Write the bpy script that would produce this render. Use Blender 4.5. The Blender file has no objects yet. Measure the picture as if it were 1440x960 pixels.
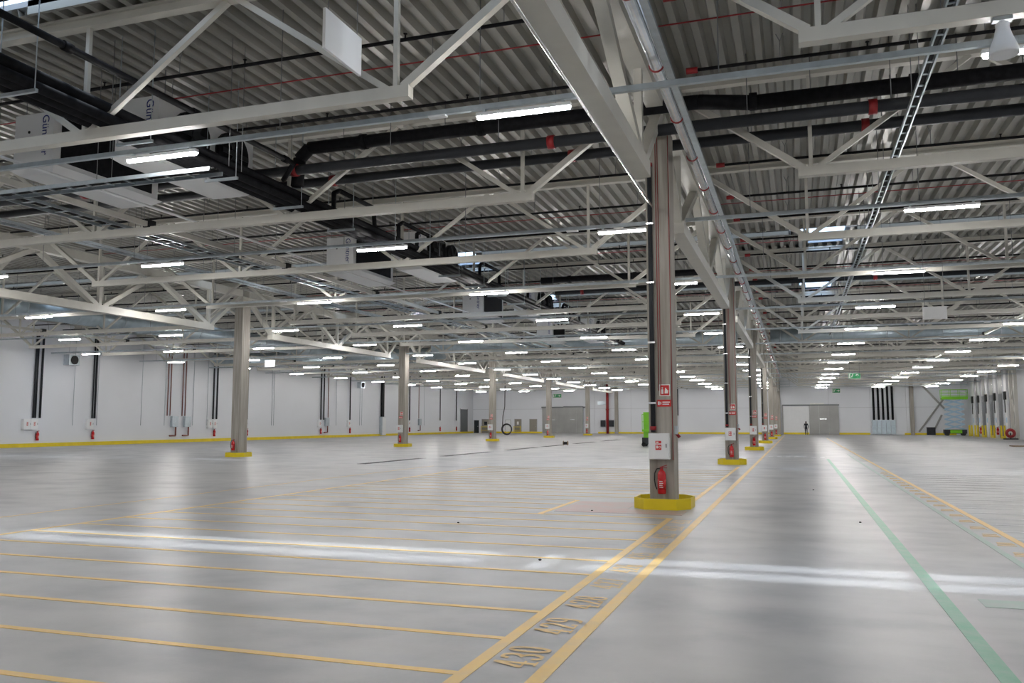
import bpy, math, random
from mathutils import Vector, Matrix
random.seed(7)
S = bpy.context.scene
COL = S.collection
PI = math.pi

# ------------------------------------------------------------------ camera, light, exposure
F = 1184.0; CH = 1.6
PIT = math.atan(114 / F); YAW = math.atan(402 / math.hypot(F, 114))
FW = Vector((-math.sin(YAW) * math.cos(PIT), math.cos(YAW) * math.cos(PIT), math.sin(PIT)))
RT = Vector((math.cos(YAW), math.sin(YAW), 0)); UP = RT.cross(FW)
CP = Vector((0, 0, CH))
cam = bpy.data.cameras.new('camera'); camo = bpy.data.objects.new('camera', cam); COL.objects.link(camo)
cam.sensor_width = 36; cam.lens = F / 1440 * 36; cam.clip_start = 0.05; cam.clip_end = 500
camo.location = CP; camo.rotation_euler = (PI / 2 + PIT, 0, YAW); S.camera = camo

w = bpy.data.worlds.new('sky'); S.world = w; w.use_nodes = True
bg = w.node_tree.nodes['Background']; bg.inputs[0].default_value = (0.62, 0.78, 1.0, 1); bg.inputs[1].default_value = 1.6
sl = bpy.data.lights.new('sun', 'SUN'); sl.energy = 1.25; sl.angle = math.radians(1.7); sl.color = (0.86, 0.93, 1.0)
so = bpy.data.objects.new('sun', sl); COL.objects.link(so)
so.rotation_euler = Vector((-0.12, 0, -1)).to_track_quat('-Z', 'Y').to_euler(); so.location = (0, 0, 30)
LED = 75.0
S.view_settings.view_transform = 'Standard'; S.view_settings.look = 'None'
S.view_settings.exposure = 1.18; S.view_settings.gamma = 1.0; S.view_settings.use_curve_mapping = False

# photo pixel -> point on a known plane (axis, value)
def at(px, py, ax, v):
    d = FW * F + RT * (px - 720) - UP * (py - 480)
    return CP + d * ((v - CP[ax]) / d[ax])

# ------------------------------------------------------------------ layout
XA, XB, XL, XR = -2.45, -25.10, -47.72, 20.14      # column lines and side walls
BAY = 22.64
Y0, DY = 16.35, 17.6                                # first column and spacing
DT = DY / 3                                         # truss spacing
YN, YF = -12.0, 122.3                               # end walls
ZB = 6.18                                           # underside of roof trusses
ZD = 8.32                                           # underside of roof deck
SLOTS = [(9.1, 10.1), (30.6, 31.4), (42.5, 43.3)]   # added roof slots, shaped so the sun draws bands on the floor

# ------------------------------------------------------------------ materials
def newmat(name):
    m = bpy.data.materials.new(name); m.use_nodes = True
    return m, m.node_tree, m.node_tree.nodes['Principled BSDF']
def plain(name, col, rough=0.5, metal=0.0, noise=0.06, scale=3.0, bump=0.0, coords='Object'):
    m, nt, b = newmat(name)
    b.inputs['Roughness'].default_value = rough; b.inputs['Metallic'].default_value = metal
    tc = nt.nodes.new('ShaderNodeTexCoord'); n = nt.nodes.new('ShaderNodeTexNoise')
    n.inputs['Scale'].default_value = scale; n.inputs['Detail'].default_value = 5
    nt.links.new(tc.outputs[coords], n.inputs['Vector'])
    r = nt.nodes.new('ShaderNodeMapRange'); r.inputs[1].default_value = 0.3; r.inputs[2].default_value = 0.7
    r.inputs[3].default_value = 1 - noise; r.inputs[4].default_value = 1 + noise
    nt.links.new(n.outputs['Fac'], r.inputs[0])
    mx = nt.nodes.new('ShaderNodeVectorMath'); mx.operation = 'SCALE'
    mx.inputs[0].default_value = col[:3]; nt.links.new(r.outputs[0], mx.inputs['Scale'])
    nt.links.new(mx.outputs[0], b.inputs['Base Color'])
    if bump:
        bp = nt.nodes.new('ShaderNodeBump'); bp.inputs['Strength'].default_value = bump; bp.inputs['Distance'].default_value = 0.01
        nt.links.new(n.outputs['Fac'], bp.inputs['Height']); nt.links.new(bp.outputs[0], b.inputs['Normal'])
    return m
def emit(name, col, st):
    m, nt, b = newmat(name)
    b.inputs['Base Color'].default_value = (0.9, 0.9, 0.9, 1)
    b.inputs['Emission Color'].default_value = (*col, 1); b.inputs['Emission Strength'].default_value = st
    return m
M = {}
M['steel'] = plain('painted_steel', (0.60, 0.585, 0.53), 0.45, 0, 0.04)
M['deck'] = plain('roof_deck', (0.34, 0.335, 0.305), 0.34, 0.25, 0.06, 1.2)
M['galv'] = plain('galvanised', (0.50, 0.56, 0.60), 0.35, 0.7, 0.10, 6)
M['duct'] = plain('duct_galvanised', (0.42, 0.50, 0.55), 0.4, 0.5, 0.10, 3)
M['chrome'] = plain('bright_foil', (0.75, 0.76, 0.78), 0.22, 0.9, 0.08, 8)
M['black'] = plain('black_insulation', (0.012, 0.012, 0.014), 0.6, 0, 0.3, 8, 0.3)
M['dgrey'] = plain('dark_grey_pipe', (0.04, 0.043, 0.048), 0.45, 0, 0.1)
for k_ in ('black', 'dgrey'): M[k_].node_tree.nodes['Principled BSDF'].inputs['Specular IOR Level'].default_value = 0.12
M['rust'] = plain('brown_red_pipe', (0.22, 0.07, 0.055), 0.5)
M['red'] = plain('red_paint', (0.30, 0.015, 0.018), 0.4, 0, 0.1)
M['redx'] = plain('extinguisher_red', (0.55, 0.015, 0.02), 0.25, 0, 0.05)
M['wire'] = plain('wire', (0.22, 0.23, 0.24), 0.4, 0.6, 0.1)
M['white'] = plain('white_enamel', (0.80, 0.81, 0.82), 0.4, 0, 0.02)
M['wall'] = plain('wall_panel', (0.74, 0.76, 0.80), 0.45, 0, 0.025, 0.25)
M['joint'] = plain('panel_joint', (0.42, 0.43, 0.45), 0.6)
M['yellow'] = plain('yellow_guard', (0.80, 0.62, 0.01), 0.4, 0, 0.06, 2)
M['text'] = plain('logo_blue', (0.01, 0.03, 0.20), 0.5)
M['sign_red'] = plain('sign_red', (0.60, 0.02, 0.02), 0.4)
M['sign_green'] = plain('sign_green', (0.02, 0.30, 0.10), 0.4)
M['sign_white'] = plain('sign_white', (0.85, 0.85, 0.82), 0.4)
M['door_grey'] = plain('door_grey', (0.13, 0.14, 0.15), 0.5)
M['door_steel'] = plain('door_steel', (0.30, 0.30, 0.29), 0.4, 0.4, 0.10, 0.6)
M['door_brown'] = plain('door_taupe', (0.27, 0.25, 0.21), 0.5)
M['glass'] = plain('dark_glass', (0.02, 0.025, 0.03), 0.1)
M['led'] = emit('led_diffuser', (1.0, 0.975, 0.95), LED)
M['lime'] = plain('lime_green', (0.22, 0.62, 0.02), 0.4)
M['blue'] = plain('lift_blue', (0.42, 0.62, 0.78), 0.4)
M['rubber'] = plain('rubber', (0.02, 0.02, 0.02), 0.8)
M['cloth'] = plain('dark_cloth', (0.012, 0.014, 0.02), 0.9)
M['skin'] = plain('skin', (0.45, 0.27, 0.19), 0.6)
M['cardboard'] = plain('cardboard', (0.22, 0.15, 0.08), 0.8)
m_, nt_, b_ = newmat('opal_sheet'); tr_ = nt_.nodes.new('ShaderNodeBsdfTranslucent'); tr_.inputs[0].default_value = (0.75, 0.82, 0.9, 1)
nt_.links.new(tr_.outputs[0], nt_.nodes['Material Output'].inputs['Surface']); M['opal'] = m_
M['grate'] = plain('drain_grate', (0.06, 0.06, 0.06), 0.5, 0.4)

def concrete_col():
    m, nt, b = newmat('precast_concrete'); b.inputs['Roughness'].default_value = 0.8
    tc = nt.nodes.new('ShaderNodeTexCoord'); mp = nt.nodes.new('ShaderNodeMapping'); mp.inputs['Scale'].default_value = (9, 9, 0.5)
    n = nt.nodes.new('ShaderNodeTexNoise'); n.inputs['Scale'].default_value = 1.4; n.inputs['Detail'].default_value = 8
    nt.links.new(tc.outputs['Object'], mp.inputs[0]); nt.links.new(mp.outputs[0], n.inputs['Vector'])
    cr = nt.nodes.new('ShaderNodeValToRGB'); cr.color_ramp.elements[0].position = 0.3; cr.color_ramp.elements[1].position = 0.7
    cr.color_ramp.elements[0].color = (0.28, 0.26, 0.225, 1); cr.color_ramp.elements[1].color = (0.45, 0.42, 0.375, 1)
    nt.links.new(n.outputs['Fac'], cr.inputs[0]); nt.links.new(cr.outputs[0], b.inputs['Base Color'])
    bp = nt.nodes.new('ShaderNodeBump'); bp.inputs['Strength'].default_value = 0.15
    nt.links.new(n.outputs['Fac'], bp.inputs['Height']); nt.links.new(bp.outputs[0], b.inputs['Normal'])
    return m
M['conc'] = concrete_col()

def floor_mat():
    m, nt, b = newmat('polished_concrete')
    tc = nt.nodes.new('ShaderNodeTexCoord')
    n1 = nt.nodes.new('ShaderNodeTexNoise'); n1.inputs['Scale'].default_value = 0.32; n1.inputs['Detail'].default_value = 6; n1.inputs['Roughness'].default_value = 0.55; n1.inputs['Distortion'].default_value = 0.8
    mp = nt.nodes.new('ShaderNodeMapping'); mp.inputs['Scale'].default_value = (1.0, 1.3, 1)
    n2 = nt.nodes.new('ShaderNodeTexNoise'); n2.inputs['Scale'].default_value = 0.9; n2.inputs['Detail'].default_value = 7
    n3 = nt.nodes.new('ShaderNodeTexNoise'); n3.inputs['Scale'].default_value = 30; n3.inputs['Detail'].default_value = 4
    nt.links.new(tc.outputs['Object'], n1.inputs['Vector']); nt.links.new(tc.outputs['Object'], mp.inputs[0])
    nt.links.new(mp.outputs[0], n2.inputs['Vector']); nt.links.new(tc.outputs['Object'], n3.inputs['Vector'])
    a = nt.nodes.new('ShaderNodeMath'); a.operation = 'ADD'; nt.links.new(n1.outputs['Fac'], a.inputs[0]); nt.links.new(n2.outputs['Fac'], a.inputs[1])
    h = nt.nodes.new('ShaderNodeMath'); h.operation = 'MULTIPLY'; h.inputs[1].default_value = 0.5; nt.links.new(a.outputs[0], h.inputs[0])
    cr = nt.nodes.new('ShaderNodeValToRGB'); e = cr.color_ramp.elements
    e[0].position = 0.36; e[0].color = (0.262, 0.272, 0.290, 1); e[1].position = 0.64; e[1].color = (0.455, 0.456, 0.458, 1)
    k = e.new(0.5); k.color = (0.378, 0.383, 0.392, 1)
    nt.links.new(h.outputs[0], cr.inputs[0]); nt.links.new(cr.outputs[0], b.inputs['Base Color'])
    b.inputs['Roughness'].default_value = 0.38
    b.inputs['Specular IOR Level'].default_value = 0.35
    bp = nt.nodes.new('ShaderNodeBump'); bp.inputs['Strength'].default_value = 0.04; bp.inputs['Distance'].default_value = 0.01
    nt.links.new(n3.outputs['Fac'], bp.inputs['Height']); nt.links.new(bp.outputs[0], b.inputs['Normal'])
    return m
M['floor'] = floor_mat()

def paint(name, col, wear=0.35, rough=0.4):
    # paint film that has worn through to the concrete in patches
    m, nt, b = newmat(name); b.inputs['Roughness'].default_value = rough; b.inputs['Specular IOR Level'].default_value = 0.35
    tc = nt.nodes.new('ShaderNodeTexCoord'); n = nt.nodes.new('ShaderNodeTexNoise')
    n.inputs['Scale'].default_value = 2.6; n.inputs['Detail'].default_value = 9; n.inputs['Roughness'].default_value = 0.72
    nt.links.new(tc.outputs['Object'], n.inputs['Vector'])
    r = nt.nodes.new('ShaderNodeMapRange'); r.inputs[1].default_value = 0.3; r.inputs[2].default_value = 0.7
    r.inputs[3].default_value = max(0.0, wear - 0.25); r.inputs[4].default_value = min(1.0, wear + 0.25)
    nt.links.new(n.outputs['Fac'], r.inputs[0])
    mx = nt.nodes.new('ShaderNodeMix'); mx.data_type = 'RGBA'; mx.inputs[6].default_value = (*col, 1); mx.inputs[7].default_value = (0.375, 0.378, 0.385, 1)
    nt.links.new(r.outputs[0], mx.inputs[0]); nt.links.new(mx.outputs[2], b.inputs['Base Color'])
    return m
M['line'] = paint('yellow_line_paint', (0.82, 0.54, 0.13), 0.12)
M['num'] = paint('number_paint', (0.80, 0.53, 0.16), 0.22)
M['green'] = paint('green_line_paint', (0.08, 0.36, 0.21), 0.25)
M['pale_green'] = paint('faded_green_paint', (0.20, 0.45, 0.33), 0.6)
M['pink'] = paint('faded_red_paint', (0.62, 0.22, 0.18), 0.72)
M['wline'] = paint('white_line_paint', (0.75, 0.76, 0.78), 0.3)

# ------------------------------------------------------------------ mesh helpers
class MB:
    def __init__(s): s.v = []; s.f = []; s.sm = []
    def quad(s, pts, smooth=False):
        n = len(s.v); s.v += [tuple(p) for p in pts]; s.f.append(tuple(range(n, n + len(pts)))); s.sm.append(smooth); return s
    def box(s, x0, y0, z0, x1, y1, z1):
        n = len(s.v)
        s.v += [(x0, y0, z0), (x1, y0, z0), (x1, y1, z0), (x0, y1, z0), (x0, y0, z1), (x1, y0, z1), (x1, y1, z1), (x0, y1, z1)]
        for f in ((0, 3, 2, 1), (4, 5, 6, 7), (0, 1, 5, 4), (1, 2, 6, 5), (2, 3, 7, 6), (3, 0, 4, 7)):
            s.f.append(tuple(n + i for i in f)); s.sm.append(False)
        return s
    def bar(s, p, q, wd, ht):
        p = Vector(p); q = Vector(q); d = (q - p).normalized()
        side = d.cross(Vector((0, 0, 1)))
        side = Vector((1, 0, 0)) if side.length < 1e-4 else side.normalized()
        up = side.cross(d); n = len(s.v)
        for c in (p, q):
            for a, b in ((-1, -1), (1, -1), (1, 1), (-1, 1)): s.v.append(tuple(c + side * (a * wd / 2) + up * (b * ht / 2)))
        for f in ((3, 2, 1, 0), (4, 5, 6, 7), (0, 1, 5, 4), (1, 2, 6, 5), (2, 3, 7, 6), (3, 0, 4, 7)):
            s.f.append(tuple(n + i for i in f)); s.sm.append(False)
        return s
    def cyl(s, p, q, r, n=8, r2=None):
        p = Vector(p); q = Vector(q); d = (q - p).normalized(); r2 = r if r2 is None else r2
        a = d.cross(Vector((0, 0, 1)))
        a = Vector((1, 0, 0)) if a.length < 1e-4 else a.normalized()
        b = d.cross(a); k = len(s.v)
        for c, rr in ((p, r), (q, r2)):
            for i in range(n):
                t = 2 * PI * i / n; s.v.append(tuple(c + a * (rr * math.cos(t)) + b * (rr * math.sin(t))))
        for i in range(n):
            j = (i + 1) % n; s.f.append((k + i, k + j, k + n + j, k + n + i)); s.sm.append(True)
        s.f.append(tuple(k + i for i in reversed(range(n)))); s.sm.append(False)
        s.f.append(tuple(k + n + i for i in range(n))); s.sm.append(False)
        return s
    def tube(s, pts, r, n=8):
        for a, b in zip(pts, pts[1:]): s.cyl(a, b, r, n)
        return s
    def lathe(s, c, prof, n=14):          # prof: list of (radius, z) about a vertical axis through c
        k = len(s.v)
        for r, z in prof:
            for i in range(n):
                t = 2 * PI * i / n; s.v.append((c[0] + r * math.cos(t), c[1] + r * math.sin(t), c[2] + z))
        for j in range(len(prof) - 1):
            for i in range(n):
                i2 = (i + 1) % n; s.f.append((k + j * n + i, k + j * n + i2, k + (j + 1) * n + i2, k + (j + 1) * n + i)); s.sm.append(True)
        s.f.append(tuple(k + i for i in reversed(range(n)))); s.sm.append(False)
        s.f.append(tuple(k + (len(prof) - 1) * n + i for i in range(n))); s.sm.append(False)
        return s
    def torus(s, c, R, r, axis='y', n=24, m=8):
        k = len(s.v)
        for i in range(n):
            t = 2 * PI * i / n
            for j in range(m):
                u = 2 * PI * j / m; rr = R + r * math.cos(u); h = r * math.sin(u)
                x, y = rr * math.cos(t), rr * math.sin(t)
                s.v.append((c[0] + x, c[1] + h, c[2] + y) if axis == 'y' else (c[0] + h, c[1] + x, c[2] + y) if axis == 'x' else (c[0] + x, c[1] + y, c[2] + h))
        for i in range(n):
            for j in range(m):
                i2, j2 = (i + 1) % n, (j + 1) % m
                s.f.append((k + i * m + j, k + i2 * m + j, k + i2 * m + j2, k + i * m + j2)); s.sm.append(True)
        return s
    def build(s, name, mat, parent=None):
        me = bpy.data.meshes.new(name); me.from_pydata(s.v, [], s.f); me.update()
        me.polygons.foreach_set('use_smooth', s.sm)
        me.materials.append(M[mat] if isinstance(mat, str) else mat)
        o = bpy.data.objects.new(name, me); COL.objects.link(o)
        if parent: o.parent = parent
        return o
def tag(o, label, cat, group=None):
    o['label'] = label; o['category'] = cat
    if group: o['group'] = group
    return o
def struct(o): o['kind'] = 'structure'; return o
def thing(name, label, cat, loc=(0, 0, 0), group=None):
    o = bpy.data.objects.new(name, None); COL.objects.link(o); o.location = loc; o.empty_display_size = 0.2
    return tag(o, label, cat, group)
def copy_tree(o, loc=None, parent=None):
    c = o.copy(); COL.objects.link(c)
    if parent: c.parent = parent
    if loc is not None: c.location = loc
    for ch in list(o.children): copy_tree(ch, None, c)
    return c
def inst(o, name, parent, loc):           # one more piece sharing o's mesh
    c = bpy.data.objects.new(name, o.data); COL.objects.link(c); c.parent = parent; c.location = loc; return c
def text_mesh(name, s, size, mat, parent=None, mtx=None):
    cu = bpy.data.curves.new(name, 'FONT'); cu.body = s; cu.size = size; cu.extrude = 0.002
    t = bpy.data.objects.new(name, cu); COL.objects.link(t)
    me = bpy.data.meshes.new_from_object(t); bpy.data.objects.remove(t)
    me.materials.append(M[mat]); o = bpy.data.objects.new(name, me); COL.objects.link(o)
    if parent: o.parent = parent
    if mtx is not None: o.matrix_local = mtx
    return o

ORD = ['first', 'second', 'third', 'fourth', 'fifth', 'sixth', 'seventh', 'eighth', 'ninth', 'tenth', 'eleventh', 'twelfth', 'thirteenth', 'fourteenth', 'fifteenth', 'sixteenth', 'seventeenth']
DW = ['zero', 'one', 'two', 'three', 'four', 'five', 'six', 'seven', 'eight', 'nine']
def say(n): return '-'.join(DW[int(c)] for c in str(n))
def bayname(x): return 'the side wall bay' if x < XB - 1 else 'the marked bays' if x < XA - 1 else 'the wide aisle'
def where(k):      # position of truss row k told from the aisle columns
    c, r = divmod(k, 3)
    if k < 0: return '%s before the first aisle column' % ('one truss', 'two trusses', 'three trusses', 'four trusses')[-k - 1]
    return ('in line with the %s aisle column' if r == 0 else 'one truss beyond the %s aisle column' if r == 1 else 'two trusses beyond the %s aisle column') % ORD[c]
# ------------------------------------------------------------------ floor, walls, roof
struct(MB().box(XL - 0.3, YN - 0.3, -0.3, XR + 0.3, YF + 0.3, 0).build('floor', 'floor'))
struct(MB().box(XL - 0.25, YN, 0, XL, YF, 8.6).build('wall_left', 'wall'))
struct(MB().box(XL - 0.25, YN - 0.25, 0, XR + 0.25, YN, 8.6).build('wall_front', 'wall'))
wr = struct(MB().box(XR, YN, 0, XR + 0.25, YF, 8.6).build('wall_right', 'wall'))
wb = struct(MB().box(XL - 0.25, YF, 0, XR + 0.25, YF + 0.25, 8.6).build('wall_back', 'joint'))
px_edges = [XL, -41.5, -34.9, -28.4, -23.0, -16.2, -9.6, -2.48, 4.0, 9.2, 13.6, XR]
for z0, z1 in ((0.0, 3.62), (3.65, 8.6)):
    for a, b in zip(px_edges, px_edges[1:]):
        MB().box(a + 0.015, YF - 0.04, z0, b - 0.015, YF, z1).build('panel', 'wall', wb)
YW = YF - 0.04
ce = struct(bpy.data.objects.new('ceiling', None)); COL.objects.link(ce)
def deck(x0, x1, y0, y1):
    P = 0.33; n = int((x1 - x0) / P) + 1; pr = []
    for i in range(n):
        a = x0 + i * P
        pr += [(a, ZD), (a + 0.12, ZD), (a + 0.165, ZD + 0.14), (a + 0.285, ZD + 0.14)]
    pr.append((x0 + n * P, ZD)); v = []; f = []
    for x, z in pr: v += [(x, y0, z), (x, y1, z)]
    for i in range(len(pr) - 1): f.append((2 * i, 2 * i + 1, 2 * i + 3, 2 * i + 2))
    me = bpy.data.meshes.new('deck_sheet'); me.from_pydata(v, [], f); me.materials.append(M['deck'])
    o = bpy.data.objects.new('deck_sheet', me); COL.objects.link(o); o.parent = ce
    MB().box(x0, y0, ZD + 0.15, x1, y1, ZD + 0.25).build('roof_board', 'joint', ce)
ys = [YN] + [v for s_ in SLOTS for v in s_] + [YF]
HOLES = [(-13.9, -12.3), (0.3, 1.8)]; HD = 2.4
for n_, (a, b) in enumerate(zip(ys[0::2], ys[1::2])):
    if n_ >= 2:                            # opal rooflights just beyond the added slots
        e_ = [XL] + [v for h in HOLES for v in h] + [XR]
        for x0, x1 in zip(e_[0::2], e_[1::2]): deck(x0, x1, a, a + HD)
        for x0, x1 in HOLES:
            MB().box(x0 - 0.4, a, ZD + 0.27, x1 + 0.4, a + HD + 0.1, ZD + 0.29).build('opal_sheet', 'opal', ce)
        a += HD
    deck(XL, XR, a, b)
for a, b in SLOTS: deck(XL, XL + 1.65, a, b); deck(XR - 1.65, XR, a, b)
for (a, b) in SLOTS:                       # added upstands screen the sky from view; added bar darkens each band's middle
    MB().box(XL, a - 0.06, ZD, XR, a, ZD + 0.9).build('slot_upstand', 'deck', ce)
    xs = [XL, -14.3, -11.9, -0.1, 2.2, XR]
    for i in range(0, 5, 2): MB().box(xs[i], b, ZD + 0.01, xs[i + 1], b + 0.06, ZD + 1.3).build('slot_upstand', 'deck', ce)
    MB().box(XL, (a + b) / 2 - 0.09, ZD + 0.15, XR, (a + b) / 2 + 0.09, ZD + 0.25).build('slot_shade_bar', 'deck', ce)
# yellow kerbs along the walls
o = struct(MB().box(XL, YN, 0, XL + 0.12, YF, 0.25).build('baseboard_left', 'yellow'))
o = struct(bpy.data.objects.new('baseboard_back', None)); COL.objects.link(o)
for x0, x1 in ((-44.4, -36.5), (-35.3, -34.2), (-27.9, -2.9), (0.0, 0.3), (3.9, 9.1), (13.3, 19.4)):
    MB().box(x0, YW - 0.12, 0, x1, YW, 0.25).build('kerb', 'yellow', o)

# ------------------------------------------------------------------ columns
def octagon(mb, ax, ay, c, z0, z1, t):
    pts = [(ax, -c), (ax, c), (c, ay), (-c, ay), (-ax, c), (-ax, -c), (-c, -ay), (c, -ay)]
    k = (ax - t) / ax; n = len(mb.v)
    for s_, z in ((1, z0), (1, z1), (k, z1), (k, z0)):
        mb.v += [(x * s_, y * s_, z) for x, y in pts]
    for r in range(3):
        for i in range(8):
            j = (i + 1) % 8; mb.f.append((n + r * 8 + i, n + r * 8 + j, n + r * 8 + 8 + j, n + r * 8 + 8 + i)); mb.sm.append(False)
    return mb
def make_column(x, y, label, group):
    t = thing('concrete_column', label, 'column', (x, y, 0), group)
    MB().box(-0.23, -0.3, 0, 0.23, 0.3, 7.3).build('shaft', 'conc', t)
    m = MB().box(-0.16, -0.2, 7.3, 0.16, 0.2, 7.62); m.box(-0.22, -0.28, 7.3, 0.22, 0.28, 7.34); m.build('head_plate', 'steel', t)
    return t
collar0 = None
def make_collar(x, y, label, group):
    global collar0
    if collar0 is None:
        collar0 = octagon(MB(), 0.53, 0.6, 0.3, 0, 0.2, 0.02).build('column_guard_ring', 'yellow'); o = collar0
    else: o = collar0.copy(); COL.objects.link(o)
    o.location = (x, y, 0); return tag(o, label, 'guard ring', group)
def make_extinguisher(label, group, loc):
    t = thing('fire_extinguisher', label, 'extinguisher', loc, group)
    MB().lathe((0, 0, 0), [(0.07, 0), (0.078, 0.02), (0.078, 0.36), (0.06, 0.41), (0.025, 0.44), (0.025, 0.46)]).build('cylinder', 'redx', t)
    m = MB().box(-0.03, -0.02, 0.45, 0.03, 0.02, 0.50); m.bar((0, 0, 0.5), (0.1, 0, 0.53), 0.02, 0.015); m.bar((0, 0, 0.48), (0.1, 0, 0.48), 0.02, 0.012)
    m.build('valve', 'red', t)
    MB().tube([(-0.03, 0, 0.47), (-0.09, 0, 0.46), (-0.13, 0, 0.38), (-0.135, 0, 0.25), (-0.12, 0, 0.14), (-0.09, 0, 0.08)], 0.012, 6).build('hose', 'rubber', t)
    b = MB().lathe((0, 0, 0.09), [(0.0792, 0), (0.0792, 0.18)], 14).build('label_band', 'sign_red', t)
    m = MB()
    for i in range(4): m.box(-0.035, -0.082, 0.12 + i * 0.035, 0.035 - 0.012 * (i % 2), -0.0795, 0.132 + i * 0.035)
    m.build('print', 'sign_white', b)
    return t
def make_hose_box(label, group, loc, w_=0.38, h=0.48, d=0.2):
    t = thing('hose_cabinet', label, 'cabinet', loc, group)
    MB().box(-w_ / 2, -d, 0, w_ / 2, 0, h).build('body', 'white', t)
    dd = MB().box(-w_ / 2 + 0.012, -d - 0.012, 0.012, w_ / 2 - 0.012, -d, h - 0.012).build('door', 'white', t)
    MB().box(w_ / 2 - 0.06, -d - 0.025, h * 0.45, w_ / 2 - 0.04, -d - 0.012, h * 0.6).build('handle', 'wire', dd)
    m = MB().box(-0.06, -d - 0.015, h * 0.36, 0.05, -d - 0.0122, h * 0.57); m.box(-0.06, -d - 0.015, h * 0.61, 0.05, -d - 0.0122, h * 0.71)
    sg = m.build('pictogram', 'sign_red', dd)
    MB().box(-0.045, -d - 0.017, h * 0.42, -0.01, -d - 0.0152, h * 0.53).build('print', 'sign_white', sg)
    MB().torus((0.02, -d - 0.016, h * 0.47), 0.018, 0.004, 'y', 12, 4).build('print', 'sign_white', sg)
    MB().box(-0.045, -d - 0.017, h * 0.64, 0.0, -d - 0.0152, h * 0.68).build('print', 'sign_white', sg)
    return t
def make_sign(name, label, group, loc, w_, h, kind):
    t = thing(name, label, 'sign', loc, group)
    if kind == 'square':
        MB().box(-w_ / 2, -0.012, 0, w_ / 2, 0, h).build('board', 'sign_white', t)
        MB().box(-w_ / 2 + 0.015, -0.015, 0.015, w_ / 2 - 0.015, -0.012, h - 0.015).build('field', 'sign_red', t)
        m = MB().box(-w_ * 0.32, -0.018, h * 0.18, -w_ * 0.12, -0.015, h * 0.58)
        m.lathe((-w_ * 0.22, -0.0165, h * 0.62), [(w_ * 0.05, 0), (w_ * 0.06, h * 0.14)], 8)
        for i in range(3): m.bar((w_ * (0.04 + 0.1 * i), -0.0165, h * 0.22), (w_ * (0.1 + 0.09 * i), -0.0165, h * (0.7 - 0.1 * i)), 0.004, 0.02)
        m.build('pictogram', 'sign_white', t)
    else:
        MB().box(-w_ / 2, -0.012, 0, w_ / 2, 0, h).build('board', 'sign_red', t)
        m = MB().box(-w_ * 0.44, -0.015, h * 0.25, -w_ * 0.32, -0.012, h * 0.75); m.box(-w_ * 0.27, -0.015, h * 0.3, -w_ * 0.2, -0.012, h * 0.7)
        m.box(-w_ * 0.12, -0.015, h * 0.58, w_ * 0.42, -0.012, h * 0.72); m.box(-w_ * 0.12, -0.015, h * 0.28, w_ * 0.36, -0.012, h * 0.42)
        m.build('print', 'sign_white', t)
    return t
def make_riser(label, group, x, y, ztop):
    t = thing('hose_supply_pipe', label, 'pipe', (x, y, 0), group)
    MB().cyl((0, 0, 1.42), (0, 0, ztop), 0.045, 10).build('pipe', 'dgrey', t)
    for z in (1.46, ztop - 0.05):
        MB().cyl((0, 0, z), (0, 0, z + 0.07), 0.062, 10).build('coupling', 'red', t)
    for z in (1.95, 3.1, 4.25, 5.4):
        MB().box(-0.07, -0.06, z, 0.07, 0.064, z + 0.035).build('clamp', 'chrome', t)
    return t
A_Y = [Y0 + DY * k for k in range(-1, 7)]
for k, y in enumerate(A_Y):
    first = k == 1
    yf = y - 0.3
    make_column(XA, y, ('%s concrete column of the aisle row, counted from the bay numbers' % ORD[k - 1] if k > 0 else 'concrete column of the aisle row before the bay numbers') if k < 7 else 'precast concrete column half set in the far end wall', 'aisle row columns')
    if k == 0: continue
    if k < 7: make_collar(XA, y, 'yellow octagonal steel guard ring round the %s aisle column' % ORD[k - 1], 'aisle row guard rings')
    gl = ' on the %s aisle column' % ORD[k - 1]
    g = 'fire gear on the aisle columns'
    if k <= 6:
        make_extinguisher('red fire extinguisher with black hose' + gl, g, (XA + 0.01, yf - 0.09, 0.28))
        make_hose_box('white hose cabinet with red pictograms' + gl, g, (XA - 0.02, yf, 0.92))
        make_sign('fire_sign', 'square red fire sign with pale border' + gl, g, (XA + 0.08, yf, 2.10), 0.2, 0.22, 'square')
        make_sign('fire_notice', 'small wide red notice under the fire sign' + gl, g, (XA + 0.065, yf, 1.90), 0.26, 0.13, 'wide')
    if k <= 4:
        make_riser('dark grey hose supply pipe with red couplings' + gl, g, XA - 0.14, yf - 0.066, 6.6)
        for dx in ((-0.03, 0.01, 0.215) if k < 3 else ()):
            tag(MB().cyl((XA + dx, yf - 0.012, 2.2 if dx < 0.1 else 0.9), (XA + dx, yf - 0.012, 7.2), 0.007, 6).build('alarm_cable', 'red'),
                'thin red alarm cable %s' % {-0.03: 'beside the supply pipe', 0.01: 'up the middle', 0.215: 'along the corner'}[dx] + gl.replace(' on ', ' of ' if dx > 0 else ' on '), 'cable', 'alarm cables on aisle columns')
    if k in (1, 2):
        t = thing('socket_box', 'small grey cable box with red plug on the side' + gl.replace(' on ', ' of '), 'box', (XA + 0.23, y - 0.12, 1.38), None)
        MB().box(0, -0.06, 0, 0.06, 0.06, 0.16).build('box', 'galv', t); MB().cyl((0.03, 0, 0.02), (0.09, 0, -0.06), 0.03, 8).build('plug', 'red', t)
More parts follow.
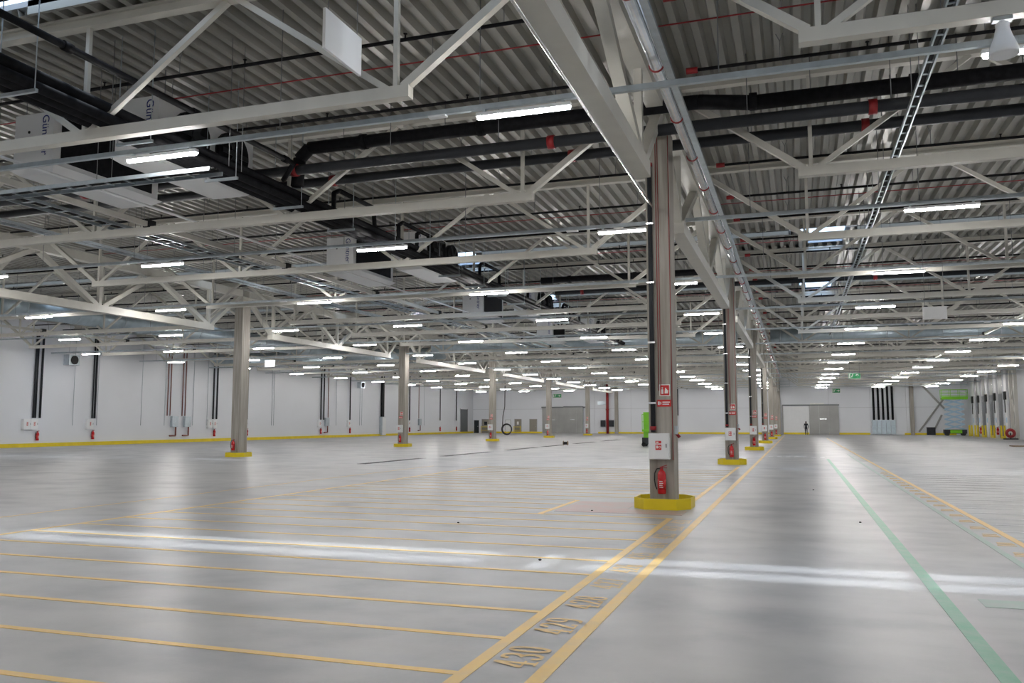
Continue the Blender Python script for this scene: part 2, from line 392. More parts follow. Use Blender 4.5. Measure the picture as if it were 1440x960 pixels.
for k in range(0, 6):
    y = A_Y[k + 1] if k < 6 else 0
    make_column(XB - 0.05, y, '%s concrete column of the mid hall row beyond the marked bays' % ORD[k], 'mid hall columns')
    make_collar(XB - 0.05, y, 'yellow octagonal guard ring round the %s mid hall column' % ORD[k], 'mid hall guard rings')
    g = 'fire gear on the mid hall columns'
    make_extinguisher('red fire extinguisher on the %s mid hall column' % ORD[k], g, (XB - 0.08, y - 0.39, 0.3))
    if k != 1:
        make_hose_box('white hose cabinet on the %s mid hall column' % ORD[k], g, (XB - 0.12, y - 0.3, 0.95), 0.42, 0.5)
        make_sign('fire_sign', 'square red fire sign on the %s mid hall column' % ORD[k], g, (XB - 0.02, y - 0.3, 2.1), 0.2, 0.22, 'square')
        make_sign('fire_notice', 'wide red notice on the %s mid hall column' % ORD[k], g, (XB - 0.08, y - 0.3, 1.88), 0.26, 0.13, 'wide')
for x in (at(1283, 600, 1, YF).x, XB):
    make_column(x, YF - 0.25, 'concrete column set against the far end wall', 'end wall columns')

# ------------------------------------------------------------------ roof trusses (across the hall)
def node_x(i): return BAY / 4 * i
BN = [BAY / 8 * (2 * i + 1) for i in range(4)]
def make_truss():
    t = thing('roof_truss', 'off-white steel roof truss with zigzag webs spanning between column lines', 'truss', (0, 0, 0), 'roof trusses')
    MB().box(2.6, -0.08, 0, BAY - 2.6, 0.08, 0.18).build('bottom_chord', 'steel', t)
    m = MB().box(0, -0.09, 1.94, BAY, 0.09, 1.99); m.box(0, -0.09, 2.10, BAY, 0.09, 2.14); m.box(0, -0.03, 1.99, BAY, 0.03, 2.10)
    m.build('top_chord', 'steel', t)
    for i, b in enumerate(BN):
        MB().bar((b, 0, 0.18), (b, 0, 1.95), 0.07, 0.07).build('vertical', 'steel', t)
        for sgn, top in ((-1, node_x(i)), (1, node_x(i + 1))):
            end = (i == 0 and sgn < 0) or (i == 3 and sgn > 0)
            wd = 0.12 if end else 0.09
            top = top + (0.25 if i == 0 and sgn < 0 else -0.25 if i == 3 and sgn > 0 else -0.1 * sgn)
            MB().bar((b + 0.12 * sgn, 0, 0.16), (top, 0, 1.95), wd, wd).build('diagonal', 'steel', t)
    return t
truss0 = make_truss()
first = True
for k in range(-4, 19):
    y = Y0 + DT * k
    if y > YF - 1 or y < YN + 1: continue
    for x in (XL, XB, XA):
        if y < 5 and x < XB: continue
        if first: truss0.location = (x, y, ZB); first = False; o = truss0
        else: o = copy_tree(truss0, (x, y, ZB))
        o['label'] = 'off-white roof truss over %s, %s' % (bayname(x + 2), where(k))
# ------------------------------------------------------------------ girders along the column lines
def make_girder():
    t = thing('roof_girder', 'heavy off-white lattice girder running from column to column', 'girder', (0, 0, 0), 'column line girders')
    ya, yb = 2.25, DY - 2.25
    MB().box(-0.15, ya, 0, 0.15, yb, 0.28).build('bottom_chord', 'steel', t)
    MB().box(-0.16, 0.25, 1.82, 0.16, DY - 0.25, 2.14).build('top_chord', 'steel', t)
    nb = [ya + 0.25, DY / 2, yb - 0.25]; nt_ = [0.3, DT, 2 * DT, DY - 0.3]
    for i, b in enumerate(nb):
        for sgn, top in ((-1, nt_[i]), (1, nt_[i + 1])):
            MB().bar((0, b + 0.14 * sgn, 0.26), (0, top - (0.12 * sgn if 0.5 < top < DY - 0.5 else 0), 1.83), 0.2, 0.17).build('diagonal', 'steel', t)
    for b in (nb[0], DY / 2, nb[2]): MB().bar((0, b, 0.28), (0, b, 1.83), 0.14, 0.14).build('vertical', 'steel', t)
    return t
gird0 = make_girder(); first = True
for x in (XA + 0.04, XB - 0.05):
    for k in range(-1, 6):
        if x == XB - 0.05 and k < 0: pass
        loc = (x, Y0 + DY * k, 5.78)
        if first: gird0.location = loc; first = False; o = gird0
        else: o = copy_tree(gird0, loc)
        ln = 'aisle' if x > XB + 5 else 'mid hall'
        o['label'] = 'heavy lattice girder on the %s column line, ' % ln + ('before the first column' if k < 0 else 'beyond the %s column' % ORD[k])
# long tie beams at bottom chord level
for x, g in ((-14.9, 'the marked bays'), (9.8, 'the wide aisle'), (-37.6, 'the side wall bay')):
    t = thing('tie_beam', 'slim off-white tie beam along the hall above ' + g, 'beam', (x, 0, ZB + 0.18))
    MB().box(-0.05, 4, 0, 0.05, YF, 0.12).build('beam', 'steel', t)
    c0 = None
    for k in range(-2, 19):
        y = Y0 + DT * k
        if c0 is None: c0 = MB().box(-0.09, -0.12, -0.02, 0.09, 0.12, 0.16).build('joint_plate', 'rubber', t); c0.location = (0, y, 0)
        elif y < YF: inst(c0, 'joint_plate', t, (0, y, 0))
tag(MB().cyl((-13.56, 4, ZB + 0.22), (-13.56, 60, ZB + 0.22), 0.03, 6).build('conduit', 'white'), 'thin white conduit running along the hall beside the tie beam', 'conduit')

# ------------------------------------------------------------------ lights on trunking
LY = [11.3 + 8.03 * k for k in range(-2, 14)]
LX = [-43.9, -37.3, -30.6, -23.7, -17.1, -10.1, -3.65, 3.0, 9.75, 15.9]
ZT = 6.10
def make_light():
    t = thing('linear_light', 'long white linear luminaire glowing under its steel trunking', 'light', (0, 0, 0), 'linear luminaires')
    m = MB().box(-0.72, -0.045, 0.0, 0.72, 0.045, 0.055); m.build('housing', 'white', t)
    m = MB(); n = 6
    prof = [(-0.042, 0.0), (-0.042, -0.025), (-0.022, -0.043), (0.022, -0.043), (0.042, -0.025), (0.042, 0.0)]
    for x in (-0.7, 0.7): m.v += [(x, y, z) for y, z in prof]
    for i in range(5): m.f.append((i, i + 1, n + i + 1, n + i)); m.sm.append(False)
    m.f += [tuple(reversed(range(n))), tuple(range(n, 2 * n))]; m.sm += [False, False]
    m.build('diffuser', 'led', t)
    for x in (-0.6, 0.6): MB().box(x - 0.02, -0.03, 0.055, x + 0.02, 0.03, 0.10).build('clip', 'galv', t)
    return t
light0 = make_light(); first = True
for y in LY:
    for x in LX:
        if y < 5 and x < -30: continue
        loc = (x, y, ZT)
        if first: light0.location = loc; first = False; o = light0
        else: o = copy_tree(light0, loc)
        o['label'] = 'linear luminaire, %s from the side wall, %s trunking row from the end wall' % (ORD[LX.index(x)], ORD[len(LY) - 1 - LY.index(y)])
trunk0 = None
for y in LY:
    if trunk0 is None:
        trunk0 = thing('light_trunking', 'long blue-grey perforated steel trunking carrying a row of luminaires', 'trunking', (0, y, ZT + 0.10), 'luminaire trunking rows')
        m = MB().box(XL + 0.45, -0.035, 0, XR - 0.35, 0.035, 0.012); m.box(XL + 0.45, -0.035, 0.012, XR - 0.35, -0.03, 0.08); m.box(XL + 0.45, 0.03, 0.012, XR - 0.35, 0.035, 0.08)
        m.build('channel', 'galv', trunk0)
        r0 = None
        for i in range(20):
            x = XL + 2 + i * 3.45
            if abs(x - XA) < 0.5: x += 0.9
            if r0 is None: r0 = MB().cyl((0, 0, 0.01), (0, 0, ZD - ZT - 0.10), 0.008, 5).build('hanger_rod', 'wire', trunk0); r0.location = (x, 0, 0)
            else: inst(r0, 'hanger_rod', trunk0, (x, 0, 0))
    o = trunk0 if y == LY[0] else copy_tree(trunk0, (0, y, ZT + 0.10))
    o['label'] = 'perforated steel trunking carrying the %s luminaire row from the end wall' % ORD[len(LY) - 1 - LY.index(y)]

sen0 = None
for r_ in range(2, 7):
    for c_ in range(0, 10, 2):
        if sen0 is None: o = sen0 = MB().box(-0.14, -0.05, -0.03, 0.14, 0.05, 0.0).build('presence_sensor', 'white')
        else: o = sen0.copy(); COL.objects.link(o)
        o.location = (LX[c_] - 1.35, LY[r_], ZT + 0.10)
        tag(o, 'small white sensor module before the %s luminaire, %s trunking row from the end wall' % (ORD[c_], ORD[len(LY) - 1 - r_]), 'sensor', 'trunking sensors')
# ------------------------------------------------------------------ sprinkler branches, red lines, big pipes
def make_branch(L, red_at):
    t = thing('sprinkler_pipe', 'thin black sprinkler branch pipe hung close under the roof deck', 'pipe', (0, 0, 0), 'sprinkler branch pipes')
    MB().cyl((0, 0, 0), (L, 0, 0), 0.032, 8).build('pipe', 'black', t)
    MB().cyl((red_at - 0.1, 0, 0), (red_at + 0.1, 0, 0), 0.06, 8).build('coupling', 'red', t)
    h0 = None; s0 = None
    for i in range(7):
        x = 1.6 + i * (L - 2.5) / 6
        m = MB().cyl((0, 0, 0.02), (0, 0, ZD - 7.86 - 0.14), 0.007, 5); m.bar((0, 0, ZD - 7.86 - 0.14), (-0.06, 0, ZD - 7.86), 0.012, 0.012); m.bar((0, 0, ZD - 7.86 - 0.14), (0.06, 0, ZD - 7.86), 0.012, 0.012)
        if h0 is None: h0 = m.build('hanger', 'wire', t); h0.location = (x, 0, 0)
        else: inst(h0, 'hanger', t, (x, 0, 0))
        if s0 is None: s0 = MB().lathe((0, 0, 0.03), [(0.015, 0), (0.015, 0.06), (0.035, 0.065), (0.035, 0.075)], 8).build('sprinkler_head', 'black', t); s0.location = (x + 1.4, 0, 0)
        elif i < 6: inst(s0, 'sprinkler_head', t, (x + 1.4, 0, 0))
    return t
br = [None, None]
for k in range(-3, 22):
    y = Y0 + DT * (k // 2) + (1.55 if k % 2 == 0 else 4.3)
    if y < 5 or y > 78: continue
    for x, L, r, kind in ((XA + 0.75, 21.4, 0.1, 0), (XB + 0.6, 21.2, 21.1, 1), (XL + 0.6, 21.2, 21.1, 1)):
        if br[kind] is None: br[kind] = make_branch(L, r); br[kind].location = (x, y, 7.86); o = br[kind]
        else: o = copy_tree(br[kind], (x, y, 7.86))
        o['label'] = 'sprinkler pipe over %s, %s' % (bayname(x + 2), where(k // 2).replace('in line with', 'just past') + (', near one' if k % 2 == 0 else ', far one'))
for k in range(0, 9):
    y = Y0 + DT * (k - 1) + 2.6
    for x0, x1 in ((XB + 0.4, XA - 0.4), (XA + 0.4, XR - 0.3)):
        o = tag(MB().cyl((x0, 0, 0), (x1, 0, 0), 0.013, 6).build('alarm_line', 'red'), 'thin red detection line crossing the bay close under the deck', 'cable', 'red detection lines')
        o.location = (0, y, 7.95)
        for q in range(4): MB().cyl((x0 + 2 + q * 5.6, 0, 0), (x0 + 2 + q * 5.6, 0, ZD - 7.93), 0.006, 5).build('hanger', 'wire', o)
# mains crossing over the first aisle column
def main_pipe(name, label, y, z, r, x0, x1, mat, step, coup=None, jog=None):
    t = thing(name, label, 'pipe', (0, y, z))
    if jog is None: MB().cyl((x0, 0, 0), (x1, 0, 0), r, 14).build('pipe', mat, t)
    else: MB().tube([(x0 - 0.45, 0, -0.72), (x0 - 0.4, 0, -0.1), (x0 - 0.15, 0, 0.12), (jog, 0, 0.12), (jog + 1.0, 0, -0.02), (x1, 0, 0)], r, 14).build('pipe', mat, t)
    f0 = None; x = x0 + 1.2
    while x < x1:
        dz = 0.12 if jog is not None and x < jog else 0
        if abs(x - XA) > 0.6:
            if f0 is None: f0 = MB().cyl((-0.07, 0, 0), (0.07, 0, 0), r + 0.025, 14).build('joint_sleeve' if coup is None else 'red_coupling', mat if coup is None else coup, t); f0.location = (x, 0, dz)
            else: inst(f0, f0.name.split('.')[0], t, (x, 0, dz))
        x += step
    h0 = None; x = x0 + 0.7
    while x < x1:
        if abs(x - XA) > 0.5:
            if h0 is None: h0 = MB().cyl((0, 0, 0), (0, 0, ZD - z), 0.008, 5).build('hanger_rod', 'wire', t); h0.location = (x, 0, 0)
            else: inst(h0, 'hanger_rod', t, (x, 0, 0))
        x += 2.4
main_pipe('insulated_pipe', 'thick black insulated pipe with sleeves crossing above the first aisle column', 15.75, 7.52, 0.14, -9.9, XR - 0.3, 'black', 2.7, None, -1.6)
main_pipe('water_main', 'dark grey water main crossing just in front of the first aisle column head', 15.43, 7.06, 0.11, -23.0, XR - 0.3, 'dgrey', 5.8, 'red')
main_pipe('water_main', 'dark grey water main crossing just behind the first aisle column head', 17.05, 7.28, 0.11, -23.0, XR - 0.3, 'dgrey', 5.8, 'red')
main_pipe('insulated_pipe', 'thick black insulated pipe crossing the bays between second and third trusses', 33.1, 7.45, 0.13, -9.9, -3.4, 'black', 2.7)
main_pipe('water_main', 'dark grey water main near the second aisle column', 34.9, 7.2, 0.10, -9.8, XR - 0.3, 'dgrey', 5.8, 'red')
# foil pipe, cable tray and cable along the aisle column line
t = thing('foil_pipe', 'shiny foil clad pipe with red clamps along the aisle column line', 'pipe', (-1.78, 0, 6.75))
MB().cyl((0, 2, 0), (0, 100, 0), 0.095, 14).build('pipe', 'chrome', t)
c0 = None
for i in range(44):
    if c0 is None: c0 = MB().torus((0, 0, 0), 0.1, 0.018, 'y', 14, 5).build('clamp', 'red', t); c0.location = (0, 3, 0)
    else: inst(c0, 'clamp', t, (0, 3 + i * 2.2, 0))
t = thing('cable_tray', 'narrow light grey cable tray beside the foil clad pipe', 'tray', (-1.6, 0, 6.62))
m = MB().box(-0.05, 2, 0, 0.05, 100, 0.01); m.box(-0.05, 2, 0.01, -0.045, 100, 0.06); m.box(0.045, 2, 0.01, 0.05, 100, 0.06); m.build('tray', 'galv', t)
MB().cyl((0, 2, 0.05), (0, 100, 0.05), 0.03, 6).build('cable', 'rubber', t)
tag(MB().cyl((-2.53, 2, 5.73), (-2.53, Y0 - 0.45, 5.73), 0.022, 8).build('feed_pipe', 'chrome'), 'slim shiny feed pipe beneath the girder leading to the first aisle column', 'pipe')

# ------------------------------------------------------------------ pipe bundle, air coolers, ladders, ducts
t = thing('pipe_bundle', 'bundle of thick black insulated pipes on hung struts beside the air coolers', 'pipe bundle', (-10.62, 0, 6.5))
for dx, dz, r in ((-0.22, 0.0, 0.10), (0.02, 0.0, 0.11), (0.24, -0.02, 0.08), (-0.1, 0.2, 0.09), (0.16, 0.19, 0.08)):
    MB().cyl((dx, 3, dz), (dx, 53.5, dz), r, 12).build('pipe', 'black', t)
s0 = None
for i in range(21):
    y = 4.3 + i * 2.3
    m = MB().box(-0.36, -0.025, -0.17, 0.4, 0.025, -0.12); m.cyl((0.36, 0, -0.15), (0.36, 0, ZD - 6.5), 0.009, 5); m.cyl((-0.34, 0, -0.15), (-0.34, 0, ZD - 6.5), 0.009, 5)
    if s0 is None: s0 = m.build('support_strut', 'galv', t); s0.location = (0, y, 0)
    else: inst(s0, 'support_strut', t, (0, y, 0))
for i, y in enumerate((17.5, 21.0, 22.2, 27.4, 33.0, 38.5, 39.7)):
    MB().tube([(0.16, y, 0.2), (0.16, y, 0.62), (0.16, y + 0.25, 0.75), (0.16, y + 2.0, 0.75), (0.16, y + 2.1, 0.2)], 0.06, 8).build('branch_loop', 'black', t)
t = thing('vent_pipe', 'slim black insulated pipe running high above the pipe bundle', 'pipe', (-10.02, 0, 7.1))
MB().tube([(0, 3, 0), (0, 15.1, 0), (-0.35, 15.25, -0.3)], 0.055, 10).build('pipe', 'black', t)
for y in (6.5, 9.2, 12.0, 14.8): MB().cyl((0, y - 0.08, 0), (0, y + 0.08, 0), 0.075, 10).build('sleeve', 'black', t)
for dx in (-0.09, 0.09):
    tag(MB().box(-11.35 + dx - 0.05, 8.5, 6.7, -11.35 + dx + 0.05, 8.62, ZD).build('drop_pipe', 'black'), 'black boxed pipe dropping from the roof to the pipe bundle', 'pipe', 'drop pipes')
def make_cooler(x, y, face, label):
    t = thing('air_cooler', label, 'air cooler', (x, y, 6.52), 'ceiling air coolers')
    MB().box(-0.5, 0, 0.16, 0.5, 2.9, 1.22).build('casing', 'white', t)
    m = MB(); v = [(-0.6, -0.05, 0.12), (0.6, -0.05, 0.12), (0.6, 2.95, 0.12), (-0.6, 2.95, 0.12), (-0.42, 0.1, 0), (0.42, 0.1, 0), (0.42, 2.8, 0), (-0.42, 2.8, 0)]
    m.v += v
    for f in ((4, 7, 6, 5), (0, 1, 2, 3), (0, 4, 5, 1), (1, 5, 6, 2), (2, 6, 7, 3), (3, 7, 4, 0)): m.f.append(f); m.sm.append(False)
    m.build('drip_tray', 'white', t)
    MB().box(-face * 0.5, 0.2, 0.25, -face * 0.515, 2.7, 1.15).build('coil_face', 'black', t)
    for i in range(2):
        c = (face * 0.5, 0.85 + 1.25 * i, 0.69)
        f = MB().cyl(c, (c[0] + face * 0.14, c[1], c[2]), 0.47, 20).build('fan_ring', 'black', t)
        MB().cyl((c[0] + face * 0.13, c[1], c[2]), (c[0] + face * 0.19, c[1], c[2]), 0.12, 10).build('fan_hub', 'dgrey', f)
        m = MB()
        for a in range(6):
            an = a * PI / 3; m.bar((c[0] + face * 0.16, c[1], c[2]), (c[0] + face * 0.16, c[1] + 0.42 * math.cos(an), c[2] + 0.42 * math.sin(an)), 0.02, 0.1)
        m.build('fan_blade', 'dgrey', f)
    r0 = None
    for dx in (-0.45, 0.45):
        for yy in (0.2, 2.7):
            MB().cyl((dx, yy, 1.22), (dx, yy, ZD - 6.52), 0.009, 5).build('hanger_rod', 'wire', t)
    mtx = Matrix.Translation((0.22, -0.003, 1.17)) @ Matrix.Rotation(PI / 2, 4, 'X') @ Matrix.Rotation(-PI / 2, 4, 'Z')
    text_mesh('logo', 'Güntner', 0.24, 'text', t, mtx)
    MB().cyl((-0.12, -0.01, 0.85), (-0.12, 0.0, 0.85), 0.03, 8).build('knob', 'rubber', t)
for i, y in enumerate((12.4, 24.3, 36.4, 48.3)):
    tail = ('in the first pair', 'in the second pair', 'in the third pair', 'in the last pair')[i]
    make_cooler(-11.7, y, 1, 'white ceiling air cooler with black fans beside the pipe bundle, ' + tail)
    make_cooler(-14.25, y, -1, 'white ceiling air cooler facing away from the pipe bundle, ' + tail)
def ladder(name, label, p, q, wd, group=None):
    p = Vector(p); q = Vector(q); d = q - p; L = d.length; d.normalize(); s_ = d.cross(Vector((0, 0, 1))) * wd / 2
    t = thing(name, label, 'cable ladder', p, group)
    for k in (-1, 1): MB().bar(s_ * k, s_ * k + d * L, 0.025, 0.07).build('rail', 'galv', t)
    n = int(L / 0.45); r0 = MB().bar(-s_, s_, 0.03, 0.02).build('rung', 'galv', t)
    for i in range(1, n): inst(r0, 'rung', t, d * (i * 0.45))
    for i in range(int(L / 2.9) + 1):
        for k in (-1, 1): MB().cyl(s_ * k + d * (0.6 + i * 2.9), s_ * k + d * (0.6 + i * 2.9) + Vector((0, 0, ZD - p.z)), 0.007, 5).build('hanger_rod', 'wire', t)
    for k in (-0.5, 0, 0.4): MB().cyl(s_ * k + Vector((0, 0, 0.035)), s_ * k + d * L + Vector((0, 0, 0.035)), 0.02, 5).build('cable', 'rubber', t)
ladder('cable_ladder', 'grey steel cable ladder running along the hall left of the air coolers', (-16.1, 5, 6.5), (-16.1, 53, 6.5), 0.5)
ladder('cable_ladder', 'narrow grey cable ladder running along the hall further toward the side wall', (-18.5, 5, 6.55), (-18.5, 53, 6.55), 0.3)
ladder('cable_ladder', 'short grey cable ladder crossing beneath the near air coolers', (-15.6, 12.08, 6.02), (-9.6, 12.08, 6.02), 0.35)
ladder('cable_ladder', 'narrow cable ladder running along the wide aisle near the rooflights', (1.95, 8, 6.75), (1.95, 53, 6.75), 0.12)
def duct(name, label, p, q, r, step):
    p = Vector(p); q = Vector(q); d = (q - p); L = d.length; d.normalize()
    t = thing(name, label, 'duct', p)
    MB().cyl((0, 0, 0), d * L, r, 20).build('duct', 'duct', t)
    r0 = None; i = 0.6
    while i < L:
        if r0 is None: r0 = MB().cyl(-d * 0.03, d * 0.03, r + 0.02, 20).build('seam_ring', 'galv', t); r0.location = d * i
        else: inst(r0, 'seam_ring', t, d * i)
        i += step
duct('air_duct', 'large galvanised round air duct crossing the wide aisle under the roof', (XA + 1.0, 54.5, 6.96), (XR - 0.4, 54.5, 6.96), 0.42, 3.0)
duct('air_duct', 'large galvanised round air duct crossing the marked bays under the roof', (XB + 0.8, 54.5, 6.96), (XA - 1.0, 54.5, 6.96), 0.42, 3.0)
duct('air_duct', 'long galvanised round air duct running along the side wall bay', (-34.2, 20, 7.0), (-34.2, 59, 7.0), 0.5, 3.0)
duct('air_duct', 'galvanised round air duct crossing the side wall bay', (XL + 0.4, 60.2, 6.96), (XB - 0.8, 60.2, 6.96), 0.45, 3.0)

# ------------------------------------------------------------------ hung boards, horn, exit signs
def board(label, x0, y0, z0, x1, y1, z1, ztop=ZD):
    cx, cy = (x0 + x1) / 2, (y0 + y1) / 2
    t = thing('suspended_board', label, 'board', (cx, cy, z0))
    MB().box(x0 - cx, y0 - cy, 0, x1 - cx, y1 - cy, z1 - z0).build('board', 'white', t)
    for k in (-0.8, 0.8):
        dx, dy = (x1 - cx) * k, (y1 - cy) * k
        MB().cyl((dx if x1 - x0 > 0.1 else 0, dy if y1 - y0 > 0.1 else 0, z1 - z0), (dx if x1 - x0 > 0.1 else 0, dy if y1 - y0 > 0.1 else 0, ztop - z0), 0.006, 5).build('hanger_wire', 'wire', t)
board('blank white board hung edge-on near the first truss end', -5.42, 8.72, 6.2, -5.38, 9.63, 6.72)
board('blank white board hung facing the hall over the wide aisle', 3.56, 27.0, 4.6, 4.2, 27.03, 4.97)
board('small blank white board hung over the side wall bay', -31.6, 45.0, 5.06, -30.85, 45.03, 5.5)
t = thing('horn_loudspeaker', 'white bell shaped horn loudspeaker under the first truss of the wide aisle', 'loudspeaker', (2.34, 10.48, 5.74))
MB().lathe((0, 0, 0), [(0.155, 0), (0.16, 0.02), (0.14, 0.1), (0.095, 0.22), (0.07, 0.32), (0.075, 0.36), (0.06, 0.38)], 20).build('horn', 'white', t)
m = MB().cyl((0, 0, 0.38), (0, 0, 0.44), 0.03, 10); m.box(-0.1, -0.05, 0.40, 0.1, 0.05, 0.44); m.build('bracket', 'galv', t)
def exit_sign(label, x, y, z, w_, h, arrow, hung):
    t = thing('exit_sign', label, 'exit sign', (x, y, z))
    MB().box(-w_ / 2, -0.04, 0, w_ / 2, 0.0, h).build('board', 'sign_green', t)
    m = MB(); b = 0.03 * w_
    m.box(-w_ / 2, -0.045, 0, w_ / 2, -0.04, b); m.box(-w_ / 2, -0.045, h - b, w_ / 2, -0.04, h); m.box(-w_ / 2, -0.045, 0, -w_ / 2 + b, -0.04, h); m.box(w_ / 2 - b, -0.045, 0, w_ / 2, -0.04, h)
    m.box(-w_ * 0.42, -0.045, h * 0.15, -w_ * 0.34, -0.04, h * 0.85)
    m.bar((-w_ * 0.24, -0.0425, h * 0.3), (-w_ * 0.16, -0.0425, h * 0.65), 0.004, h * 0.12); m.cyl((-w_ * 0.14, -0.045, h * 0.76), (-w_ * 0.14, -0.04, h * 0.76), h * 0.08, 8)
    cx = w_ * 0.22
    dx, dz = (0, 1) if arrow == 'up' else (1, 0)
    m.bar((cx - dx * h * 0.28, -0.0425, h * 0.5 - dz * h * 0.28), (cx + dx * h * 0.2, -0.0425, h * 0.5 + dz * h * 0.2), 0.004, h * 0.12)
    for s_ in (-1, 1):
        tip = Vector((cx + dx * h * 0.3, -0.0425, h * 0.5 + dz * h * 0.3))
        m.bar(tip, tip - Vector((dx * h * 0.22 + dz * s_ * h * 0.22, 0, dz * h * 0.22 + dx * s_ * h * 0.22)), 0.004, h * 0.1)
    m.build('pictogram', 'sign_white', t)
    if hung:
        for k in (-0.4, 0.4): MB().cyl((w_ * k, -0.02, h), (w_ * k, -0.02, ZD - z), 0.008, 5).build('hanger_rod', 'wire', t)
exit_sign('green exit sign with upward arrow hung over the wide aisle', 4.25, 70.0, 4.95, 0.9, 0.46, 'up', True)
exit_sign('green exit sign with sideways arrow on the end wall above the sliding door', 5.05, YW, 5.6, 1.05, 0.6, 'side', False)
exit_sign('green exit sign on the end wall above the grey sliding doors of the marked bays', -34.15, YW, 5.3, 1.4, 0.6, 'side', False)

# ------------------------------------------------------------------ floor markings (paint films a few mm thick)
def strip(name, label, x0, y0, x1, y1, mat, cat='line', group=None):
    return tag(MB().box(x0, y0, 0.0, x1, y1, 0.003).build(name, mat), label, cat, group)
strip('aisle_line', 'broad yellow line along the aisle edge outside the bay numbers', -1.65, -6, -1.54, 112, 'line')
strip('bay_edge_line', 'yellow line joining the bay lines before the first aisle column', -2.13, -6, -2.03, 14.45, 'line')
strip('bay_edge_line', 'yellow line joining the bay lines beyond the first aisle column', -2.13, 17.2, -2.03, 31.8, 'line')
strip('bay_edge_line', 'yellow line along the far ends of the numbered bays', -10.95, 2, -10.85, 29.4, 'line')
strip('bay_edge_line', 'short yellow line boxing in the first aisle column', -4.42, 14.45, -4.32, 17.2, 'line')
strip('side_line', 'thin worn yellow line beyond the numbered bays', -12.9, 6, -12.84, 29, 'num')
strip('aisle_line', 'yellow line along the right edge of the wide aisle', 2.70, 3, 2.80, 92, 'line')
strip('walkway_line', 'green line down the middle of the wide aisle', 1.14, 2, 1.26, 40, 'green')
strip('walkway_line', 'faded green line beside the right yellow line of the aisle', 2.30, 4, 2.39, 46, 'pale_green')
strip('walkway_mark', 'faded green blot beside the middle green line', 1.5, 8.45, 2.1, 8.8, 'pale_green')
strip('hatch_mark', 'faded red paint patch left of the first aisle column', -4.25, 14.95, -3.05, 17.0, 'pink')
strip('hatch_mark', 'faded red paint patch in front of the first aisle column', -3.05, 14.95, -1.95, 15.7, 'pink')
for k in range(-2, 27):
    y = 5.14 + 0.925 * k
    x1 = -2.13 if not (14.4 < y < 17.3) else -4.42
    strip('bay_line', ('yellow bay line on the near side of bay number %s' % say(430 - k) if 0 <= k < 10 else 'yellow bay line ruled across the floor away from the bay numbers'), -10.85, y, x1, y + 0.075, 'line', 'line', 'numbered bay lines')
for k in range(0, 26):
    y = 5.9 + 0.925 * k
    strip('bay_line', 'pale bay line ruled across the floor right of the wide aisle', 2.80, y, 12.5, y + 0.06, 'wline', 'line', 'bay lines right of the aisle')
    o = MB()
    for j in range(3): o.box(2.43 + 0.02 * j, y + 0.28 + 0.13 * j, 0, 2.65, y + 0.34 + 0.13 * j, 0.003)
    tag(o.build('bay_mark', 'num'), 'worn orange bay mark between the aisle lines', 'mark', 'worn bay marks')
for i in range(7): strip('white_dash', 'short white dash in a row across the aisle', -1.35 + i * 0.38, 41.6, -1.15 + i * 0.38, 42.2, 'wline', 'dash', 'white dashes')  # row of short white dashes across the aisle floor
# broad-nib numerals
def arc(cx, cy, rx, ry, a0, a1, n=14):
    return [(cx + rx * math.cos(math.radians(a0 + (a1 - a0) * i / n)), cy + ry * math.sin(math.radians(a0 + (a1 - a0) * i / n))) for i in range(n + 1)]
DIG = {
 '0': [arc(.5, .5, .36, .48, 0, 360, 28)],
 '1': [[(.3, .8), (.5, .97), (.5, .03)], [(.3, .03), (.7, .03)]],
 '2': [arc(.5, .72, .34, .25, 170, -40, 18) + [(.16, .05), (.86, .05), (.86, .16)]],
 '3': [arc(.48, .74, .32, .23, 165, -90, 18), arc(.48, .27, .36, .25, 90, -165, 18)],
 '4': [[(.7, .02), (.7, .98), (.1, .3), (.95, .3)], [(.5, .02), (.9, .02)]],
 '5': [[(.82, .95), (.28, .95), (.22, .55)] + arc(.47, .32, .36, .3, 115, -160, 18)],
 '6': [arc(.62, .55, .46, .43, 75, 180, 10) + [(.16, .35)], arc(.5, .29, .34, .27, 0, 360, 22)],
 '7': [[(.14, .82), (.14, .95), (.86, .95), (.42, .02)]],
 '8': [arc(.5, .74, .29, .23, 0, 360, 22), arc(.5, .26, .36, .24, 0, 360, 22)],
 '9': [arc(.5, .71, .34, .27, 0, 360, 22), [(.84, .65)] + arc(.38, .45, .46, .43, 0, -105, 10)]}
def number_mesh(s, wd, ht, gap):
    m = MB(); nw, nh = 0.04, 0.017
    for i, c in enumerate(s):
        for st in DIG[c]:
            for (a, b), (c2, d2) in zip(st, st[1:]):
                p = [((a * wd + i * (wd + gap)), b * ht), ((c2 * wd + i * (wd + gap)), d2 * ht)]
                pts = [(q[0] + sx * nw / 2, q[1] + sy * nh / 2) for q in p for sx in (-1, 1) for sy in (-1, 1)]
                # convex hull of the swept nib
                pts = sorted(set(pts)); lo = []; hi = []
                for seq, out in ((pts, lo), (pts[::-1], hi)):
                    for q in seq:
                        while len(out) > 1 and (out[-1][0] - out[-2][0]) * (q[1] - out[-2][1]) - (out[-1][1] - out[-2][1]) * (q[0] - out[-2][0]) <= 0: out.pop()
                        out.append(q)
                m.quad([(q[0], q[1], len(m.f) * 4e-5) for q in lo[:-1] + hi[:-1]])
    return m
for k in range(0, 10):
    n = 430 - k
    o = tag(number_mesh(str(n), 0.15, 0.30, 0.03).build('bay_number', 'num'), 'painted yellow bay number reading %s between the two aisle lines' % say(n), 'number')
    o.location = (-1.69, 5.14 + 0.925 * k + 0.27, 0.004); o.rotation_euler = (0, 0, PI / 2)
